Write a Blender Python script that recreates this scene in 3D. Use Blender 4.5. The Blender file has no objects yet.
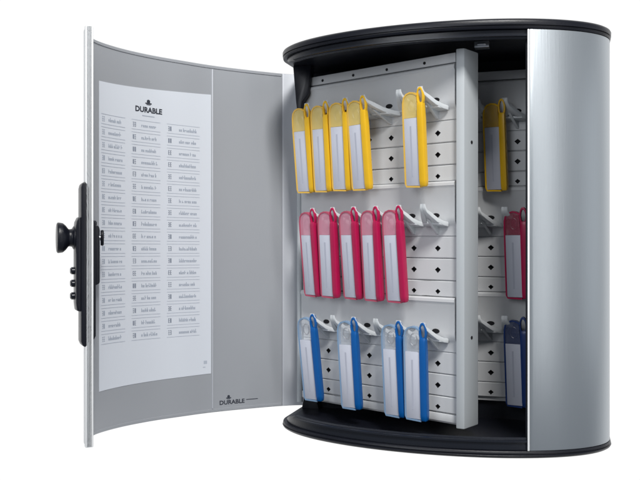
import bpy, bmesh, math, random
from mathutils import Vector, Matrix
R = math.radians
random.seed(7)
scene = bpy.context.scene

# ------------------------------------------------------------------ camera
MID = 0.2                      # half height of the cabinet; it stands with its base at z = 0
cam_d = bpy.data.cameras.new('camera'); cam = bpy.data.objects.new('camera', cam_d)
scene.collection.objects.link(cam); scene.camera = cam
cam.location = (0.1224, -0.8113, MID)
cam.rotation_euler = (R(90), 0, R(17.0))
cam_d.lens = 45.0; cam_d.sensor_width = 36.0
cam_d.clip_start = 0.01; cam_d.clip_end = 100

# ------------------------------------------------------------------ world: white studio sweep, dim behind the camera
w = bpy.data.worlds.new('World'); scene.world = w; w.use_nodes = True
nt = w.node_tree; nt.nodes.clear()
tc = nt.nodes.new('ShaderNodeTexCoord')
dp = nt.nodes.new('ShaderNodeVectorMath'); dp.operation = 'DOT_PRODUCT'
dp.inputs[1].default_value = (-0.292, 0.956, 0.0)
mr = nt.nodes.new('ShaderNodeMapRange'); mr.interpolation_type = 'SMOOTHSTEP'
mr.inputs['From Min'].default_value = -0.15; mr.inputs['From Max'].default_value = 0.55
mx = nt.nodes.new('ShaderNodeMix'); mx.data_type = 'RGBA'
mx.inputs['A'].default_value = (0.215, 0.232, 0.258, 1); mx.inputs['B'].default_value = (1.04, 1.04, 1.04, 1)
bg = nt.nodes.new('ShaderNodeBackground'); bg.inputs['Strength'].default_value = 1.0
wo = nt.nodes.new('ShaderNodeOutputWorld')
nt.links.new(tc.outputs['Generated'], dp.inputs[0]); nt.links.new(dp.outputs['Value'], mr.inputs['Value'])
nt.links.new(mr.outputs['Result'], mx.inputs['Factor']); nt.links.new(mx.outputs['Result'], bg.inputs['Color'])
nt.links.new(bg.outputs['Background'], wo.inputs['Surface'])

# ------------------------------------------------------------------ studio lamps
def softbox(name, loc, target, sx, sy, power, col=(1, 1, 1)):
    d = bpy.data.lights.new(name, 'AREA'); d.shape = 'RECTANGLE'; d.size = sx; d.size_y = sy; d.energy = power; d.color = col
    o = bpy.data.objects.new(name, d); scene.collection.objects.link(o); o.location = loc
    o.rotation_euler = (Vector(target) - Vector(loc)).to_track_quat('-Z', 'Y').to_euler()
    return o
softbox('key_light', (0.62, -1.35, 1.85), (0.0, 0, 0.2), 0.4, 0.45, 47, (1.0, 0.985, 0.96))
softbox('fill_light', (-0.55, -2.0, 0.85), (-0.1, 0, 0.2), 0.9, 0.9, 10.5, (0.93, 0.96, 1.0))

softbox('strip_light', (1.02, -1.0, 0.35), (0.1, 0, 0.2), 0.16, 1.7, 3.2, (1, 0.99, 0.97))  # unseen lamp added for the vertical bright band on the silver panel
softbox('side_light', (1.75, 0.05, 0.3), (0.15, 0, 0.2), 0.9, 1.4, 2.0, (0.95, 0.98, 1.0))  # unseen lamp added to lift the right end of the silver panel
scene.view_settings.view_transform = 'Standard'; scene.view_settings.look = 'None'
scene.view_settings.exposure = 0.0; scene.view_settings.gamma = 1.0
scene.render.engine = 'CYCLES'
scene.cycles.max_bounces = 8
scene.cycles.use_denoising = True

# ------------------------------------------------------------------ materials
def mat(name, col, rough=0.5, metal=0.0, noise=0.0, nscale=60, bump=0.0, bscale=400, stretch=None, trans=0.0, ior=1.45, alpha=1.0, coat=0.0):
    m = bpy.data.materials.new(name); m.use_nodes = True
    t = m.node_tree; b = t.nodes['Principled BSDF']
    b.inputs['Base Color'].default_value = (*col, 1); b.inputs['Roughness'].default_value = rough
    b.inputs['Metallic'].default_value = metal; b.inputs['IOR'].default_value = ior
    b.inputs['Transmission Weight'].default_value = trans; b.inputs['Alpha'].default_value = alpha
    b.inputs['Coat Weight'].default_value = coat
    co = t.nodes.new('ShaderNodeTexCoord'); mp = t.nodes.new('ShaderNodeMapping')
    if stretch: mp.inputs['Scale'].default_value = stretch
    t.links.new(co.outputs['Object'], mp.inputs['Vector'])
    if noise > 0:
        n = t.nodes.new('ShaderNodeTexNoise'); n.inputs['Scale'].default_value = nscale; n.inputs['Detail'].default_value = 5
        t.links.new(mp.outputs['Vector'], n.inputs['Vector'])
        r = t.nodes.new('ShaderNodeMapRange'); r.inputs['To Min'].default_value = 1 - noise; r.inputs['To Max'].default_value = 1 + noise
        t.links.new(n.outputs['Fac'], r.inputs['Value'])
        h = t.nodes.new('ShaderNodeVectorMath'); h.operation = 'SCALE'; h.inputs[0].default_value = col
        t.links.new(r.outputs['Result'], h.inputs['Scale']); t.links.new(h.outputs['Vector'], b.inputs['Base Color'])
        r2 = t.nodes.new('ShaderNodeMapRange'); r2.inputs['To Min'].default_value = max(0.02, rough - noise * 0.8); r2.inputs['To Max'].default_value = rough + noise * 0.8
        t.links.new(n.outputs['Fac'], r2.inputs['Value']); t.links.new(r2.outputs['Result'], b.inputs['Roughness'])
    if bump > 0:
        n2 = t.nodes.new('ShaderNodeTexNoise'); n2.inputs['Scale'].default_value = bscale; n2.inputs['Detail'].default_value = 3
        t.links.new(mp.outputs['Vector'], n2.inputs['Vector'])
        bp = t.nodes.new('ShaderNodeBump'); bp.inputs['Strength'].default_value = bump; bp.inputs['Distance'].default_value = 0.0004
        t.links.new(n2.outputs['Fac'], bp.inputs['Height']); t.links.new(bp.outputs['Normal'], b.inputs['Normal'])
    return m
M = {}
M['alu'] = mat('anodised_aluminium', (0.43, 0.465, 0.495), 0.36, 0.8, 0.06, 22, 0.12, 900, stretch=(1, 1, 0.03))
M['shell'] = mat('door_shell_silver', (0.62, 0.64, 0.66), 0.38, 0.6, 0.03, 30, 0.10, 900, stretch=(1, 1, 0.03))
M['inner'] = mat('door_inner_grey', (0.36, 0.375, 0.40), 0.5, 0.15, 0.06, 6, 0.10, 1200)
M['inner_pale'] = mat('door_hinge_profile_grey', (0.56, 0.58, 0.62), 0.5, 0.1, 0.02, 12, 0.08, 1200)
M['edge'] = mat('door_edge_bare_aluminium', (0.86, 0.87, 0.87), 0.4, 0.1, 0.02, 40)
M['black'] = mat('black_plastic', (0.007, 0.008, 0.013), 0.33, 0, 0.12, 25, 0.25, 1800, ior=1.38)
M['lip'] = mat('black_plastic_lip', (0.010, 0.012, 0.018), 0.26, 0, 0.1, 25, 0.15, 1500, ior=1.42)
M['dark'] = mat('dark_cabinet_lining', (0.007, 0.009, 0.015), 0.6, 0, 0.15, 20, 0.2, 1500)
M['panel'] = mat('grey_moulded_plastic', (0.60, 0.612, 0.625), 0.48, 0, 0.03, 14, 0.15, 1600)
M['frame'] = mat('grey_panel_frame', (0.46, 0.49, 0.51), 0.45, 0, 0.03, 14, 0.12, 1600)
M['hook'] = mat('pale_grey_hook_plastic', (0.62, 0.645, 0.66), 0.38, 0, 0.02, 30)
M['hole'] = mat('slot_hole_black', (0.006, 0.006, 0.008), 0.8)
M['paper'] = mat('index_sheet_paper', (0.66, 0.695, 0.75), 0.55, 0, 0.015, 8, 0.05, 300)
M['ink'] = mat('black_print', (0.03, 0.035, 0.05), 0.6)
M['greyink'] = mat('grey_print', (0.36, 0.40, 0.47), 0.6, 0, 0.1, 500)
M['paleink'] = mat('pale_grey_print', (0.44, 0.48, 0.55), 0.6)
M['darkgreyink'] = mat('dark_grey_print', (0.24, 0.27, 0.33), 0.6)
M['label'] = mat('tag_label_card', (0.57, 0.59, 0.67), 0.45, 0, 0.03, 60)
M['labelprint'] = mat('tag_label_print', (0.46, 0.48, 0.56), 0.5)
M['steel'] = mat('nickel_ring', (0.50, 0.48, 0.48), 0.3, 1.0)
M['chrome'] = mat('satin_metal', (0.55, 0.57, 0.6), 0.3, 1.0)
M['clear'] = mat('clear_plastic_window', (0.72, 0.76, 0.82), 0.12, 0, 0, trans=0.0, alpha=0.30)
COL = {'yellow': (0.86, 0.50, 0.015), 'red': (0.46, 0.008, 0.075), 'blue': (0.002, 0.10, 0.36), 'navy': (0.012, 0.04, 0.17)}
for k, c in COL.items():
    M[k] = mat(k + '_tag_plastic', c, 0.33, 0, 0.06, 60, 0.05, 900)
    M[k + '_rim'] = mat(k + '_frosted_rim', tuple(0.88 * x + 0.12 * 0.6 for x in c) if k != 'blue' else (0.22, 0.34, 0.50), 0.3)
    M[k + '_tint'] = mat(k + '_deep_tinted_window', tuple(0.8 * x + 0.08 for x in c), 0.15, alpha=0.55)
    M[k + '_clear'] = mat(k + '_tinted_window', {'yellow': (0.92, 0.72, 0.25), 'red': (0.80, 0.36, 0.47)}.get(k, (0.6, 0.7, 0.85)), 0.15, alpha=0.62)

# ------------------------------------------------------------------ helpers
mm = 0.001
def link(o, parent=None):
    scene.collection.objects.link(o); o.parent = parent; return o
def empty(name, loc, label=None, cat=None, group=None, rot=(0, 0, 0)):
    o = bpy.data.objects.new(name, None); o.empty_display_size = 0.02; link(o); o.location = loc; o.rotation_euler = rot
    if label: o['label'] = label
    if cat: o['category'] = cat
    if group: o['group'] = group
    return o
def build(name, bm, mats, parent=None, bevel=0.0, smooth=35, seg=2, loc=(0, 0, 0)):
    bmesh.ops.remove_doubles(bm, verts=bm.verts, dist=1e-6)
    bmesh.ops.recalc_face_normals(bm, faces=bm.faces)
    if bevel > 0:
        es = [e for e in bm.edges if len(e.link_faces) == 2 and e.calc_face_angle(0) > R(30)]
        bmesh.ops.bevel(bm, geom=es, offset=bevel, segments=seg, affect='EDGES', profile=0.5, clamp_overlap=True)
    me = bpy.data.meshes.new(name); bm.to_mesh(me); bm.free()
    for m_ in (mats if isinstance(mats, (list, tuple)) else [mats]): me.materials.append(m_)
    for p in me.polygons: p.use_smooth = True
    me.set_sharp_from_angle(angle=R(smooth))
    o = bpy.data.objects.new(name, me); link(o, parent); o.location = loc
    return o
def I(x, y, z): return (x * mm, y * mm, z * mm)
def hexa(bm, pts, mi=0, f=I):
    """pts: 4 bottom points then 4 top points, in mm"""
    v = [bm.verts.new(f(*p)) for p in pts]
    for a in ((0, 1, 2, 3), (4, 5, 6, 7), (0, 1, 5, 4), (1, 2, 6, 5), (2, 3, 7, 6), (3, 0, 4, 7)):
        bm.faces.new([v[i] for i in a]).material_index = mi
def box(bm, x0, x1, y0, y1, z0, z1, mi=0, f=I):
    hexa(bm, [(x0, y0, z0), (x1, y0, z0), (x1, y1, z0), (x0, y1, z0), (x0, y0, z1), (x1, y0, z1), (x1, y1, z1), (x0, y1, z1)], mi, f)
def loft(bm, rings, mi=0, f=I, caps=True, closed=True):
    vs = [[bm.verts.new(f(*p)) for p in r] for r in rings]
    n = len(vs[0])
    for a, b in zip(vs[:-1], vs[1:]):
        for i in range(n if closed else n - 1):
            j = (i + 1) % n
            bm.faces.new((a[i], a[j], b[j], b[i])).material_index = mi
    if caps:
        bm.faces.new(vs[0]).material_index = mi; bm.faces.new(vs[-1][::-1]).material_index = mi
    return vs
def prism(bm, poly, z0, z1, mi=0, f=I):
    loft(bm, [[(x, y, z0) for x, y in poly], [(x, y, z1) for x, y in poly]], mi, f)
def cyl(bm, c, axis, r, h, n=24, mi=0, f=I, r2=None):
    a = Vector(axis).normalized(); u = a.orthogonal().normalized(); v = a.cross(u); c = Vector(c)
    rings = []
    for t, rr in ((0, r), (h, r if r2 is None else r2)):
        rings.append([tuple(c + a * t + (u * math.cos(q) + v * math.sin(q)) * rr) for q in [2 * math.pi * k / n for k in range(n)]])
    loft(bm, rings, mi, f)

ROOT = empty('key_cabinet', (0, 0, 0), 'open silver key cabinet with curved door, black top and base and grey hook panels', 'key cabinet')
UP = (0, 0, MID)

# ------------------------------------------------------------------ cabinet body: caps, back, fixed silver front
def outline(a, b, back, n=72, y_off=0):
    """front half ellipse then a flat back, counter-clockwise, in mm"""
    pts = []
    for k in range(n + 1):
        q = math.pi + math.pi * k / n
        pts.append((a * math.cos(q), b * math.sin(q)))
    # rounded back corners
    r = 10
    for k in range(5):
        q = math.pi / 2 * k / 4
        pts.append((a - r + r * math.cos(q), back - r + r * math.sin(q)))
    for k in range(5):
        q = math.pi / 2 + math.pi / 2 * k / 4
        pts.append((-a + r + r * math.cos(q), back - r + r * math.sin(q)))
    return pts
def ring(off, z, back_off=None):
    bo = off if back_off is None else back_off
    return [(x, y, z) for x, y in outline(165 - off, 85 - off, 66 - bo)]
for name, s in (('top_cap', 1), ('bottom_cap', -1)):
    bm = bmesh.new()
    e = 200.0 if s > 0 else 197.0
    loft(bm, [ring(6.5, s * e), ring(2.8, s * (e - 0.5)), ring(0.9, s * (e - 1.6)), ring(0, s * (e - 3.2)), ring(0.2, s * 193.4), ring(1.4, s * 193.0), ring(1.4, s * 192.3), ring(0.4, s * 191.9), ring(0.8, s * 190.6), ring(1.2, s * 190.0), ring(8, s * 189.6)])
    build(name, bm, M['black'], ROOT, smooth=50, loc=UP)
# inset lips the door closes over (left part of the opening only)
def arc_pts(a, b, x0, x1, n):
    q0 = math.acos(x0 / a); q1 = math.acos(x1 / a)
    return [(a * math.cos(q0 + (q1 - q0) * k / n), -b * math.sin(q0 + (q1 - q0) * k / n)) for k in range(n + 1)]
for name, s, zlip in (('top_lip', 1, 181.5), ('bottom_lip', -1, -178.5)):
    bm = bmesh.new()
    A = arc_pts(160.5, 80.5, -157, 91, 60); B = arc_pts(156.5, 76.5, -153, 91, 60)
    rings = []
    for i, ((ax, ay), (bx, by)) in enumerate(zip(A, B)):
        zin = s * (189.4 + (abs(zlip) - 189.4) * min(1, i / 9) ** 0.5)
        rings.append([(ax, ay, s * 189.5), (ax, ay, zin + s * 1.2), ((ax * 2 + bx) / 3, (ay * 2 + by) / 3, zin), (bx, by, zin + s * 0.4), (bx, by, s * 189.5)])
    loft(bm, rings)
    # thin bead that runs round the outside of the lip
    A2 = arc_pts(162.5, 82.5, -159, 91, 60)
    loft(bm, [[(x2, y2, zin + s * 3.8), (x2, y2, zin + s * 2.2), (x1, y1, zin + s * 1.6), (x1, y1, zin + s * 4.4)] for zin in (zlip,) for (x1, y1), (x2, y2) in list(zip(A, A2))[9:]])
    build(name, bm, M['lip'], ROOT, smooth=40, loc=UP)
# back wall and dark lining
bm = bmesh.new(); box(bm, -160, 162, 56, 63, -193, 193); build('back_wall', bm, M['dark'], ROOT, 0.0006, loc=UP)
bm = bmesh.new()
box(bm, 88.5, 90.4, -60, 59.5, -189, 189)      # inner partition edge behind the silver front
build('partition', bm, M['dark'], ROOT, 0, loc=UP)
# black tapered wedge near the hinge, under the top cap and above the base
for s in (1, -1):
    bm = bmesh.new()
    pr = [(-161, s * 190), (-140, s * 190), (-143, s * (158 if s > 0 else 180)), (-150, s * (150 if s > 0 else 176)), (-154.5, s * (126 if s > 0 else 172)), (-157.5, s * (150 if s > 0 else 174))]
    loft(bm, [[(x, (14 if s > 0 else 44), z) for x, z in pr], [(x, (27 if s > 0 else 55), z) for x, z in pr]])
    build('black_wedge', bm, M['black'], ROOT, 0.0012, loc=UP)
# small catch under the top cap
bm = bmesh.new(); box(bm, 40, 54, -40, -30, 183, 189.5); box(bm, 43, 51, -43, -40, 184.5, 187)
build('door_catch', bm, M['chrome'], ROOT, 0.0008, loc=UP)
# fixed silver front right
bm = bmesh.new()
A = arc_pts(163.6, 83.6, 92.5, 163.5999, 40); B = arc_pts(158.4, 78.4, 92.5, 158.3999, 40)
A.append((163.6, 30)); B.append((158.4, 30)); A.append((163.6, 58)); B.append((158.4, 58))
prof = A + B[::-1]
prism(bm, prof, -189.7, 189.7)
build('side_panel', bm, M['alu'], ROOT, 0.0007, smooth=30, loc=UP)
bm = bmesh.new()
q = arc_pts(163.9, 83.9, 90.6, 92.4, 2) + arc_pts(156, 76, 90.6, 92.4, 2)[::-1]
prism(bm, q, -189.5, 189.5); build('edge_strip', bm, M['edge'], ROOT, 0.0003, loc=UP)

# ------------------------------------------------------------------ the door: a curved shell, measured along its inner face
DP = [(-160, 64), (-183.3, 52.4), (-221, 18), (-248.6, -11.5), (-266, -36), (-286.5, -67), (-303, -104), (-309, -141), (-300, -163), (-285.5, -179.9)]
def catmull(P, n=12):
    P = [Vector(p) for p in P]; P = [2 * P[0] - P[1]] + P + [2 * P[-1] - P[-2]]; out = []
    for i in range(1, len(P) - 2):
        a, b, c, d = P[i - 1:i + 3]
        for k in range(n):
            t = k / n
            out.append(0.5 * (2 * b + (c - a) * t + (2 * a - 5 * b + 4 * c - d) * t * t + (3 * b - a - 3 * c + d) * t ** 3))
    out.append(P[-2])
    for _ in range(14):
        o2 = [out[0]] + [0.5 * out[i] + 0.25 * (out[i - 1] + out[i + 1]) for i in range(1, len(out) - 1)] + [out[-1]]
        out = o2
    return out
DC = catmull(DP)
DS = [0.0]
for a, b in zip(DC[:-1], DC[1:]): DS.append(DS[-1] + (b - a).length)
LEN = DS[-1]
def door_at(t):
    t = min(max(t, 0), LEN - 1e-6)
    i = max(k for k in range(len(DS)) if DS[k] <= t)
    i = min(i, len(DC) - 2)
    return DC[i].lerp(DC[i + 1], (t - DS[i]) / (DS[i + 1] - DS[i]))
def door_n(t):
    d = (door_at(t + 1.5) - door_at(t - 1.5)).normalized()
    return Vector((d.y, -d.x)) * -1.0          # see check below
# outward (away from the sheet) must point to -x at the middle of the door
if door_n(150).x > 0:
    _dn = door_n
    def door_n(t): return -_dn(t)
def F(t, off, z, lift=3.2):
    """point on the door: t mm from the hinge, off mm outside the inner face (negative = inside)"""
    p = door_at(t) + door_n(t) * off
    return (p.x * mm, p.y * mm, (z + lift * t / LEN) * mm)
T = [LEN * k / 90 for k in range(91)]
bm = bmesh.new()
loft(bm, [[(t, 0.9, -190), (t, 5.2, -190), (t, 5.2, 190), (t, 0.9, 190)] for t in T], f=F)
door = build('door', bm, M['shell'], ROOT, 0, smooth=40, loc=UP)
Z0 = (0, 0, 0)
bm = bmesh.new()
loft(bm, [[(t, 0, -189.2), (t, 0.85, -189.2), (t, 0.85, 189.2), (t, 0, 189.2)] for t in [30 + (LEN - 34) * k / 90 for k in range(91)]], f=F)
build('door_lining', bm, M['inner'], door, 0, smooth=40)
bm = bmesh.new()      # paler hinge profile with a raised lip
loft(bm, [[(t, -0.4, -189.4), (t, 0.85, -189.4), (t, 0.85, 189.4), (t, -0.4, 189.4)] for t in [2 + 27.6 * k / 12 for k in range(13)]], f=F)
build('hinge_profile', bm, M['inner_pale'], door, 0.0002)
bm = bmesh.new()      # free-edge profile
loft(bm, [[(t, -0.8, -190.6), (t, 6.4, -190.6), (t, 6.4, 190.6), (t, -0.8, 190.6)] for t in [LEN - 5.0, LEN - 2.5, LEN]], f=F)
build('edge_profile', bm, M['edge'], door, 0.0008)
for s in (1, -1):      # rolled top and bottom rims of the lining
    bm = bmesh.new()
    loft(bm, [[(t, -0.7, s * 186.6), (t, 0, s * 186.4), (t, 0, s * 189.3), (t, -0.7, s * 189.0)] for t in [31 + (LEN - 37) * k / 80 for k in range(81)]], f=F)
    build('rim', bm, M['inner'], door, 0)
bm = bmesh.new()
for k in range(5):
    z0 = -186 + k * 75.5
    cyl(bm, (-160, 67.5, z0), (0, 0, 1), 3.6, 73, 20)
build('hinge', bm, M['chrome'], door, 0.0004)
# holder rail beside the sheet
bm = bmesh.new()
loft(bm, [[(113.2, -0.9, z), (114.4, -0.9, z), (114.4, 0.1, z), (113.2, 0.1, z)] for z in (-185.5, 185.5)], f=F)
build('holder_rail', bm, M['inner_pale'], door, 0.0002)
# emblem printed low on the door
def text_bm(s, size, align='CENTER', bold=0.0):
    cu = bpy.data.curves.new('t', 'FONT'); cu.body = s; cu.size = size; cu.align_x = align; cu.offset = bold
    cu.resolution_u = 3
    o = bpy.data.objects.new('t', cu); scene.collection.objects.link(o)
    dg = bpy.context.evaluated_depsgraph_get(); me = bpy.data.meshes.new_from_object(o.evaluated_get(dg))
    bm = bmesh.new(); bm.from_mesh(me)
    bpy.data.objects.remove(o); bpy.data.curves.remove(cu); bpy.data.meshes.remove(me)
    bmesh.ops.subdivide_edges(bm, edges=[e for e in bm.edges if e.calc_length() > 3], cuts=1)
    return bm
def bend_text(s, size, u, z, out, off, bold=0.0, mi=0, wide=1.0, t0=255.4):
    b = text_bm(s, size, bold=bold)
    vm = {}
    for v in b.verts: vm[v] = out.verts.new(F(t0 - (u + v.co.x * wide), off, z + v.co.y))
    for f_ in b.faces:
        try: out.faces.new([vm[v] for v in f_.verts]).material_index = mi
        except ValueError: pass
    b.free()
def flat(bm, u0, u1, z0, z1, off, mi=0, t0=255.4, n=4):
    for k in range(n):
        a = u0 + (u1 - u0) * k / n; b = u0 + (u1 - u0) * (k + 1) / n
        bm.faces.new([bm.verts.new(F(t0 - x, off, z)) for x, z in ((a, z0), (b, z0), (b, z1), (a, z1))]).material_index = mi
def disc(bm, u, z, ru, rz, off, mi=0, t0=255.4):
    bm.faces.new([bm.verts.new(F(t0 - (u + ru * math.cos(q)), off, z + rz * math.sin(q))) for q in [2 * math.pi * k / 20 for k in range(20)]]).material_index = mi
def emblem(bm, u, z, r, off, mi, mi2):
    # small round figure standing on a bar
    disc(bm, u, z + 0.35 * r, 0.62 * r, 0.62 * r, off, mi)
    flat(bm, u - 1.15 * r, u + 1.15 * r, z - 0.45 * r, z - 0.05 * r, off - 0.05, mi, n=2)
    flat(bm, u - 0.75 * r, u + 0.75 * r, z - 0.75 * r, z - 0.55 * r, off - 0.05, mi, n=2)
bm = bmesh.new()
bend_text('DURABLE', 6.4, 165, -182.5, bm, -0.12, bold=0.2, wide=1.1)
emblem(bm, 161, -175.0, 2.6, -0.10, 0, 0)
flat(bm, 182, 196, -179.6, -178.8, -0.12)
build('maker_logo', bm, M['ink'], door, 0)

# lock: black housing outside, knob, code buttons; black cover and latch inside
def blk(bm, t0, t1, o0, o1, z0, z1, n=4):
    loft(bm, [[(t0 + (t1 - t0) * k / n, o0, z0), (t0 + (t1 - t0) * k / n, o1, z0), (t0 + (t1 - t0) * k / n, o1, z1), (t0 + (t1 - t0) * k / n, o0, z1)] for k in range(n + 1)], f=F)
bm = bmesh.new()
tE = LEN - 1.5
# rounded plate silhouette lofted along the door
def plate(bm, t0, t1, prof, n=4):
    loft(bm, [[(t0 + (t1 - t0) * k / n, o, z) for o, z in prof] for k in range(n + 1)], f=F)
plate(bm, LEN - 36, tE + 2.2, [(2.2, -95), (2.2, 44), (4, 48), (7.0, 49.5), (9.2, 47.5), (10, 44), (10, -95), (8.6, -98.6), (6.2, -100), (3.6, -98.6)])
lock = build('lock_plate', bm, M['black'], door, 0.0009)
bm = bmesh.new()
plate(bm, LEN - 33, tE + 0.4, [(9.6, -68), (9.6, 17), (11.5, 18), (13.6, 13.5), (14.2, 9), (14.2, -60), (13.4, -67)])
build('lock_housing', bm, M['black'], lock, 0.0012)
bm = bmesh.new()
def F2(o, z, t): return F(t, o, z)
nk = door_n(LEN - 14); ck = door_at(LEN - 14); tk = Vector((nk.y, -nk.x))
def knob_ring(o, rt, rz, zc=2.0, n=28):
    return [(ck.x + nk.x * o + tk.x * rt * math.cos(q), ck.y + nk.y * o + tk.y * rt * math.cos(q), zc + rz * math.sin(q)) for q in [2 * math.pi * k / n for k in range(n)]]
loft(bm, [knob_ring(13, 11, 11), knob_ring(15.0, 10.5, 10.5), knob_ring(16, 7.6, 8.2), knob_ring(19, 7.2, 7.8), knob_ring(21.5, 9.5, 11.2), knob_ring(24, 11.2, 13.4), knob_ring(28.4, 11.6, 14.0), knob_ring(29.4, 10.6, 12.8)])
build('lock_knob', bm, M['black'], lock, 0.0006)
for zc in (-28, -39.5, -51):
    bm = bmesh.new()
    loft(bm, [knob_ring(13.5, 5.4, 3.6, zc, 16), knob_ring(16.4, 5.2, 3.4, zc, 16), knob_ring(17.6, 3.6, 2.3, zc, 16)])
    build('code_dial', bm, M['lip'], lock, 0)
bm = bmesh.new()
plate(bm, LEN - 38, LEN - 8, [(0.5, -93), (0.5, 15), (-2.5, 15), (-4.4, 12), (-4.4, -91), (-2.5, -94.5)])
plate(bm, LEN - 40, LEN - 10, [(-4.2, -45), (-4.2, 11), (-7.4, 9.5), (-8.0, 6), (-8.0, -43)])
cov = build('lock_cover', bm, M['black'], door, 0.0008)
bm = bmesh.new()
nk = -door_n(LEN - 26); ck = door_at(LEN - 26); tk = Vector((nk.y, -nk.x))
loft(bm, [knob_ring(7.5, 2.6, 2.6, 2, 16), knob_ring(10, 2.6, 2.6, 2, 16)])
build('latch_spindle', bm, M['chrome'], cov, 0)
bm = bmesh.new()
loft(bm, [knob_ring(10, 4, 7, 2, 20), knob_ring(12, 4.4, 7.6, 2, 20), knob_ring(13, 3.4, 6.6, 2, 20)])
build('latch', bm, M['black'], cov, 0.0003)
bm = bmesh.new()
loft(bm, [knob_ring(0.2, 5, 4.5, 14, 20), knob_ring(5.5, 4.4, 4.2, 14, 20), knob_ring(6.6, 3, 3, 14, 20)])
build('screw_cap', bm, M['black'], cov, 0)

# ------------------------------------------------------------------ index sheet inside the door
bm = bmesh.new()
n = 40
loft(bm, [[(255.4 - 139.9 * k / n, -0.35, -149.5 + 2.5 * k / n), (255.4 - 139.9 * k / n, -0.12, -149.5 + 2.5 * k / n), (255.4 - 139.9 * k / n, -0.12, 151.5 + 6 * k / n), (255.4 - 139.9 * k / n, -0.35, 151.5 + 6 * k / n)] for k in range(n + 1)], f=F)
sheet = build('index_sheet', bm, M['paper'], None, 0, loc=UP)
sheet['label'] = 'pale printed key index sheet of three columns fixed inside the open curved door'; sheet['category'] = 'index sheet'
bm = bmesh.new()
bend_text('DURABLE', 7.6, 64.7, 129.6, bm, -0.5, bold=0.3, mi=0)
emblem(bm, 64.7, 139.8, 3.3, -0.5, 0, 0)
build('logo', bm, M['ink'], sheet, 0)
bm = bmesh.new()
flat(bm, 57, 72, 125.4, 126.2, -0.5, 0)
cols = [(4.5, 8.3, 13.5, 32), (45.5, 49.6, 56, 75), (88.2, 92.2, 101, 122)]
for r in range(18):
    z = 115.7 - 12.65 * r
    for c, (p0, p1, a, b) in enumerate(cols):
        # field outline
        for (u0, u1, z0, z1) in ((p0 - 1.6, b + 4, z + 4.6, z + 5.0), (p0 - 1.6, b + 4, z - 5.0, z - 4.6)):
            flat(bm, u0, u1, z0, z1, -0.5, 2)
        for q in (p0, p0 + 2.2):                  # two-figure mark at the start of each field
            sq = 1 if c == 0 else 3
            flat(bm, q, q + 1.7, z + 1.7, z + 2.4, -0.5, sq, n=1); flat(bm, q + 0.2, q + 1.7, z - 2.4, z - 1.7, -0.5, sq, n=1)
            flat(bm, q + random.choice((0.0, 1.0)), q + random.choice((0.7, 1.7)), z - 1.8, z + 1.8, -0.52, sq, n=1)
            flat(bm, q, q + 1.7, z - 0.4, z + 0.3, -0.54, sq, n=1)
        u = a + 0.01
        while u < b - 1.2:                       # a line of unreadable small print
            hgt = random.choice((1.2, 1.2, 1.2, 1.9, 2.1)); wd = random.uniform(1.4, 2.0)
            flat(bm, u, u + 0.75, z - 1.9, z - 1.9 + hgt * 1.95, -0.5, 1, n=1)
            if random.random() < 0.75: flat(bm, u + wd - 0.7, u + wd, z - 1.9, z + 0.4, -0.5, 1, n=1)
            zz = random.choice((-1.6, -0.6, -0.3)); flat(bm, u, u + wd, z + zz, z + zz + 0.75, -0.52, 1, n=1)
            u += wd + (0.4 if random.random() < 0.85 else 1.4)
build('printed_table', bm, [M['greyink'], M['greyink'], M['paleink'], M['darkgreyink']], sheet, 0)
bm = bmesh.new(); flat(bm, 131, 135, -136, -132.5, -0.5, 0); flat(bm, 130, 133, -140, -139, -0.5, 0)
build('small_print', bm, M['paleink'], sheet, 0)

# ------------------------------------------------------------------ hook strips
def strip_bm(width, cols, f, nrow=3):
    """strip seen in (s, p, z): s along, p out of the panel, z from 0 down to -111"""
    bm = bmesh.new()
    s0, s1 = width
    prof = [(-0.2, 0), (4.4, 0), (6.2, -1.4), (6.4, -4), (5.2, -6), (5.0, -34), (4.4, -38), (2.4, -41.5), (1.5, -43.5), (1.5, -51.8), (0.2, -52.4), (-2.5, -52.4), (-2.5, 0)]
    prof = [(5.0, -34) if i == 5 else p for i, p in enumerate(prof)]
    loft(bm, [[(s, p, z) for p, z in prof] for s in (s0, s1)], f=f)
    # cells with a diamond slot
    allc = [c for c in cols]
    pitch = 27.4
    edges = [s0] + [c + pitch / 2 for c in allc[:-1]] + [s1]
    H = 21.4
    for r in range(nrow):
        zt = -52.4 - H * r; zb = max(zt - H + 0.25, -110.7)
        for i, c in enumerate(allc):
            a, b = edges[i], edges[i + 1]
            cz = zt - 11.4 + 0.6 * r
            po, pi = 0.2, 1.5
            ro = [(a, po, zb), (b, po, zb), (b, po, zt), (a, po, zt)]
            rm = [(a, pi, zb + 0.9), (b, pi, zb + 0.9), (b, pi, zt - 0.9), (a, pi, zt - 0.9)]
            k = 3.3 if r < 2 else 2.9
            dm = [(c, pi, cz - k), (c + k, pi, cz), (c, pi, cz + k * 0.8), (c - k, pi, cz)]
            di = [(x, pi - 2.4, z) for x, _, z in dm]
            V = lambda L: [bm.verts.new(f(*p)) for p in L]
            ro, rm, dm_, di_ = V(ro), V(rm), V(dm), V(di)
            for j in range(4):
                j2 = (j + 1) % 4
                bm.faces.new((ro[j], ro[j2], rm[j2], rm[j]))
                bm.faces.new((rm[j], rm[j2], dm_[j]))
                bm.faces.new((rm[j2], dm_[j2], dm_[j]))
                bm.faces.new((dm_[j], dm_[j2], di_[j2], di_[j])).material_index = 1
            bm.faces.new(di_).material_index = 1
        pass
    return bm
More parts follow.
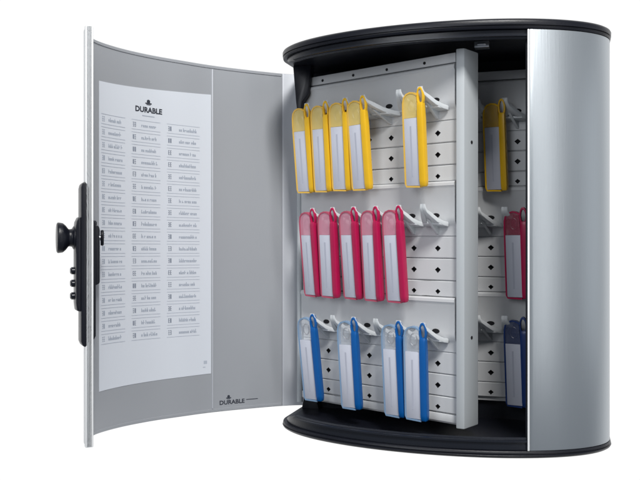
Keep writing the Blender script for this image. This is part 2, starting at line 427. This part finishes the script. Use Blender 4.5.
def hook_bm(c, f0, skew=0.0):
    """pale plastic hook: two rails that meet in an upturned tip, web near the tip"""
    f = lambda s, p, z: f0(s - skew * max(p - 4, 0), p, z)
    bm = bmesh.new()
    def rail(side):
        pts = [(3.5, -41, 10.5), (9, -40.0, 9.0), (16, -36.8, 6.0), (22, -32.3, 3.4), (26.5, -28.6, 1.7), (28.2, -25.6, 1.3), (28.4, -23.6, 1.1)]
        rings = []
        for i, (p, z, h) in enumerate(pts):
            w = 2.6 if i < 4 else 1.9; th = 2.1 if i < 4 else 1.5
            s = c + side * h
            rings.append([(s - w, p, z - th), (s + w, p - 0.2, z - th), (s + w, p - 0.4, z + th), (s - w, p - 0.2, z + th)])
        loft(bm, rings, f=f)
    rail(-1); rail(1)
    hexa(bm, [(c - 5.2, 15.5, -38.2), (c + 5.2, 15.5, -38.2), (c + 1.6, 26, -30.2), (c - 1.6, 26, -30.2),
              (c - 5.2, 15.5, -36.4), (c + 5.2, 15.5, -36.4), (c + 1.6, 26, -28.4), (c - 1.6, 26, -28.4)], f=f)
    hexa(bm, [(c - 12.8, 3.0, -43.3), (c + 12.8, 3.0, -43.3), (c + 9.5, 13.5, -41.2), (c - 9.5, 13.5, -41.2),
              (c - 12.8, 3.0, -40.3), (c + 12.8, 3.0, -40.3), (c + 9.5, 13.5, -39.0), (c - 9.5, 13.5, -38.6)], f=f)
    hexa(bm, [(c - 1.5, 1.2, -50.5), (c + 1.5, 1.2, -50.5), (c + 1.5, 3.0, -50.5), (c - 1.5, 3.0, -50.5),
              (c - 1.3, 1.2, -41), (c + 1.5, 1.2, -41), (c + 1.5, 20, -36.4), (c - 1.5, 20, -36.4)], f=f)
    # collar and the small slot above it
    return bm
def slot_bm(c, f):
    bm = bmesh.new()
    N = 14
    loft(bm, [[(c + 4.2 * math.cos(2 * math.pi * k / N), p, -32.5 + 2.3 * math.sin(2 * math.pi * k / N)) for k in range(N)] for p in (4.6, 5.25)], f=f)
    return bm
STRIPS = (167.0, 56.0, -55.0)
TOP_SHIFT = {('yellow', 0): -8, ('yellow', 1): -9.5, ('yellow', 2): -11, ('yellow', 3): -16, ('yellow', 5): -3}

# swing panel frame of reference
HX, HY = -158.5, 33.0
DX, DY = 0.917, -0.400
def S(s, p, z):
    return ((HX + DX * s - 0.400 * p) * mm, (HY + DY * s - 0.917 * p) * mm, z * mm)
bm = bmesh.new()
box(bm, 4, 201.5, -3.5, -1.2, -176, 178, 0, S)                      # carrier sheet
box(bm, 4, 200.6, -1.2, 4.2, 168.2, 177.4, 0, S)                   # top rail
box(bm, 4, 200.6, -1.2, 1.8, -174, -166.6, 0, S)
swing = build('swing_panel', bm, M['panel'], ROOT, 0.0006, loc=UP)
bm = bmesh.new()
hexa(bm, [(201.6, -20, -177), (211.5, -20, -177), (211.5, 6.5, -177), (203.6, 8.5, -177), (201.6, -20, 179.5), (211.5, -20, 179.5), (211.5, 6.5, 179.5), (203.6, 8.5, 179.5)], f=S)
fr = build('panel_frame', bm, M['frame'], swing, 0.0011)
for zc in (92.5, -92.5):
    bm = bmesh.new(); cyl(bm, S(211.3, -7, zc), (DX, DY, 0), 0.0017, 0.0005, 16, f=lambda x, y, z: (x, y, z))
    build('screw_hole', bm, M['hole'], swing, 0)
bm = bmesh.new(); cyl(bm, (HX - 1, HY + 1.5, -180), (0, 0, 1), 3.2, 368, 16); build('pivot_rod', bm, M['frame'], swing, 0)
for sc in (36, 78, 121, 166):
    bm = bmesh.new(); cyl(bm, S(sc, 4.1, 172), (-0.4, -0.917, 0), 0.0015, 0.0004, 12, f=lambda x, y, z: (x, y, z))
    build('rail_hole', bm, M['hole'], swing, 0)
COLS = [42 + 27.5 * k for k in range(6)]
COLS = [14.5] + COLS
for zt in STRIPS:
    f = lambda s, p, z, zt=zt: S(s, p, z + zt)
    build('hook_strip', strip_bm((6, 200.4), COLS, f), [M['panel'], M['hole']], swing, 0)
    for k, c in enumerate(COLS[1:]):
        build('hook', hook_bm(c, f, -TOP_SHIFT.get(('yellow', k), 0) / 24.0 if zt > 100 else 0.0), M['hook'], swing, 0.0005)
        build('slot', slot_bm(c, f), M['hole'], swing, 0)

# fixed back panel
def Bk(x, p, z): return (x * mm, (50.5 - p) * mm, z * mm)
bm = bmesh.new(); box(bm, -150, 150, -3.5, -1.2, -170, 178, 0, Bk); box(bm, -150, 150, -1.2, 4.2, 168.2, 177.4, 0, Bk); box(bm, -150, 150, -9.3, -3.5, -160, 170, 0, Bk)
backp = build('back_panel', bm, M['panel'], ROOT, 0.0006, loc=UP)
BC = [48 + 27.4 * k for k in range(-7, 4)]
for zt in STRIPS:
    f = lambda s, p, z, zt=zt: Bk(s, p, z + zt)
    build('hook_strip', strip_bm((-149, 149), BC, f), [M['panel'], M['hole']], backp, 0)
    for c in BC[6:10]:
        build('hook', hook_bm(c, f, 0.48), M['hook'], backp, 0.0005)
        build('slot', slot_bm(c, f), M['hole'], backp, 0)

# ------------------------------------------------------------------ key tags
# tag frame of reference: origin at the top of its eye, x to the right, y to the front (negative), z up
def make_tag(col, rear=False):
    root = empty('key_tag', (0, 0, 0))
    # coloured strap with an eye on top
    bm = bmesh.new()
    N = 20
    def oval(rx, rz, zc, y): return [(rx * math.cos(2 * math.pi * k / N), y, zc + rz * math.sin(2 * math.pi * k / N)) for k in range(N)]
    ro = (3.9, 9.4, -9.4); ri = (2.4, 6.8, -9.2)
    V = lambda L: [bm.verts.new(I(*p)) for p in L]
    of, inf, ob, ib = V(oval(*ro, -1.8)), V(oval(*ri, -1.8)), V(oval(*ro, 1.8)), V(oval(*ri, 1.8))
    for k in range(N):
        j = (k + 1) % N
        bm.faces.new((of[k], of[j], inf[j], inf[k])); bm.faces.new((ob[k], ib[k], ib[j], ob[j]))
        bm.faces.new((of[k], ob[k], ob[j], of[j])); bm.faces.new((inf[k], inf[j], ib[j], ib[k]))
    rings = []
    for z, wl, wr, d in ((-14.5, -2.9, 2.9, 2.4), (-18, -3.0, 3.0, 3.0), (-30, -3.0, 3.2, 3.4), (-88, -3.0, 3.2, 3.4), (-92.5, -2.8, 3.0, 3.0), (-94, -2.2, 2.2, 2.2)):
        rings.append([(wl, -d, z), (wr, -d, z), (wr, d, z), (wl, d, z)])
    loft(bm, rings)
    strap = build('strap', bm, M[col], root, 0.0006)
    # thin coloured outer edge and bottom rim of the label pocket
    bm = bmesh.new()
    rings = []
    for x, z in ((-3.0, -7.5), (-7, -5.2), (-11, -4.6), (-15.2, -5.9), (-18, -9), (-19.2, -14), (-19.5, -22), (-19.5, -60), (-19.5, -90.5), (-18.4, -93.4), (-3.0, -94)):
        rings.append((x, z))
    def sweep(path, wx, d):
        rr = []
        for i, (x, z) in enumerate(path):
            a = Vector(path[max(i - 1, 0)]); b = Vector(path[min(i + 1, len(path) - 1)]); t = (b - a).normalized(); nn = Vector((-t.y, t.x))
            rr.append([(x + nn.x * wx, -d, z + nn.y * wx), (x - nn.x * wx, -d, z - nn.y * wx), (x - nn.x * wx, d, z - nn.y * wx), (x + nn.x * wx, d, z + nn.y * wx)])
        loft(bm, rr)
    sweep(rings, 0.75, 2.3)
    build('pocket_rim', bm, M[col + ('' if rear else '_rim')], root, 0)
    # label card
    bm = bmesh.new()
    box(bm, -18.7, -3.0, -2.0, 1.6, -92.6, -28.5)
    lab = build('label', bm, M['label'], root, 0.0003)
    bm = bmesh.new()
    box(bm, -12.2, -10.4, -2.12, -1.98, -84, -36)
    build('writing_line', bm, M['labelprint'], lab, 0)
    # clear window over the key head
    bm = bmesh.new()
    pr = [(-19, -28.3), (-19, -22), (-18.6, -14.4), (-17.4, -9.6), (-15, -6.8), (-11, -5.4), (-7, -6.0), (-4.2, -8), (-3.2, -28.3)]
    loft(bm, [[(x, -1.9, z) for x, z in pr], [(x, 1.4, z) for x, z in pr]])
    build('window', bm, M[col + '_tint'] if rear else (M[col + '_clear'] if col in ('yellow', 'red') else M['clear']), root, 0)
    # wire ring inside the window
    bm = bmesh.new()
    rings = []
    for k in range(25):
        q = 2 * math.pi * k / 24; cx, cz = -10.4 + 3.6 * math.cos(q), -17 + 5.6 * math.sin(q)
        rings.append([(cx + 0.55 * math.cos(a) * math.cos(q), 0.2 + 0.55 * math.sin(a), cz + 0.55 * math.cos(a) * math.sin(q)) for a in [2 * math.pi * j / 8 for j in range(8)]])
    loft(bm, rings, caps=False)
    build('wire_ring', bm, M['steel'], root, 0)
    return root
protos = {}
def place_tag(col, loc, yaw, lean, roll, label, group, rear=False):
    key = (col, rear)
    if key not in protos:
        r = protos[key] = make_tag(col, rear)
    else:
        src = protos[key]; r = src.copy(); scene.collection.objects.link(r)
        for ch in src.children:
            c = ch.copy(); scene.collection.objects.link(c); c.parent = r
            for g in ch.children:
                d = g.copy(); scene.collection.objects.link(d); d.parent = c
    r.location = (loc[0], loc[1], loc[2] + MID)
    r.rotation_euler = (Matrix.Rotation(yaw, 4, 'Z') @ Matrix.Rotation(lean, 4, 'X') @ Matrix.Rotation(roll, 4, 'Y')).to_euler()
    r['label'] = label; r['category'] = 'key tag'; r['group'] = group
YAW = math.atan2(DY, DX)
ordn = ['first', 'second', 'third', 'fourth', 'fifth', 'sixth']
GY, GR, GB = 'yellow key tags on the top row', 'red key tags on the middle row', 'blue key tags on the bottom row'
spec = []
desc_y = {0: 'yellow key tag nearest the door hinge, leftmost on the top row', 1: 'second yellow key tag from the left on the top row',
          2: 'third yellow key tag from the left, middle of the yellow tags on the swing panel', 3: 'yellow key tag just left of the empty top hook, fourth from the left',
          5: 'yellow key tag hanging alone near the free edge of the swing panel'}
desc_r = {0: 'red key tag nearest the door hinge, leftmost on the middle row', 1: 'second red key tag from the left on the middle row',
          2: 'third red key tag, the middle one of five on the swing panel', 3: 'fourth red key tag from the left on the middle row',
          4: 'red key tag beside the empty hook, rightmost of five on the swing panel'}
desc_b = {0: 'blue key tag nearest the door hinge, leftmost on the bottom row', 2: 'blue key tag hanging alone between two empty bottom hooks',
          4: 'left one of the paired bright blue key tags on the bottom row', 5: 'rightmost bright blue key tag on the swing panel bottom row'}
for col, row, dd, g in (('yellow', 0, desc_y, GY), ('red', 1, desc_r, GR), ('blue', 2, desc_b, GB)):
    for k, lab in dd.items():
        s = COLS[k + 1]
        rnd = random.Random(k * 10 + row)
        ds = TOP_SHIFT.get((col, k), 0)
        loc = S(s + ds, 27.6, STRIPS[row] - 22.6 + (3 if row == 0 else 0) * 0)
        place_tag(col, loc, YAW + R(rnd.uniform(-6, 6)), R(5.2 + rnd.uniform(-1.9, 1.9)), R(rnd.uniform(-1.6, 1.3)), lab, g)
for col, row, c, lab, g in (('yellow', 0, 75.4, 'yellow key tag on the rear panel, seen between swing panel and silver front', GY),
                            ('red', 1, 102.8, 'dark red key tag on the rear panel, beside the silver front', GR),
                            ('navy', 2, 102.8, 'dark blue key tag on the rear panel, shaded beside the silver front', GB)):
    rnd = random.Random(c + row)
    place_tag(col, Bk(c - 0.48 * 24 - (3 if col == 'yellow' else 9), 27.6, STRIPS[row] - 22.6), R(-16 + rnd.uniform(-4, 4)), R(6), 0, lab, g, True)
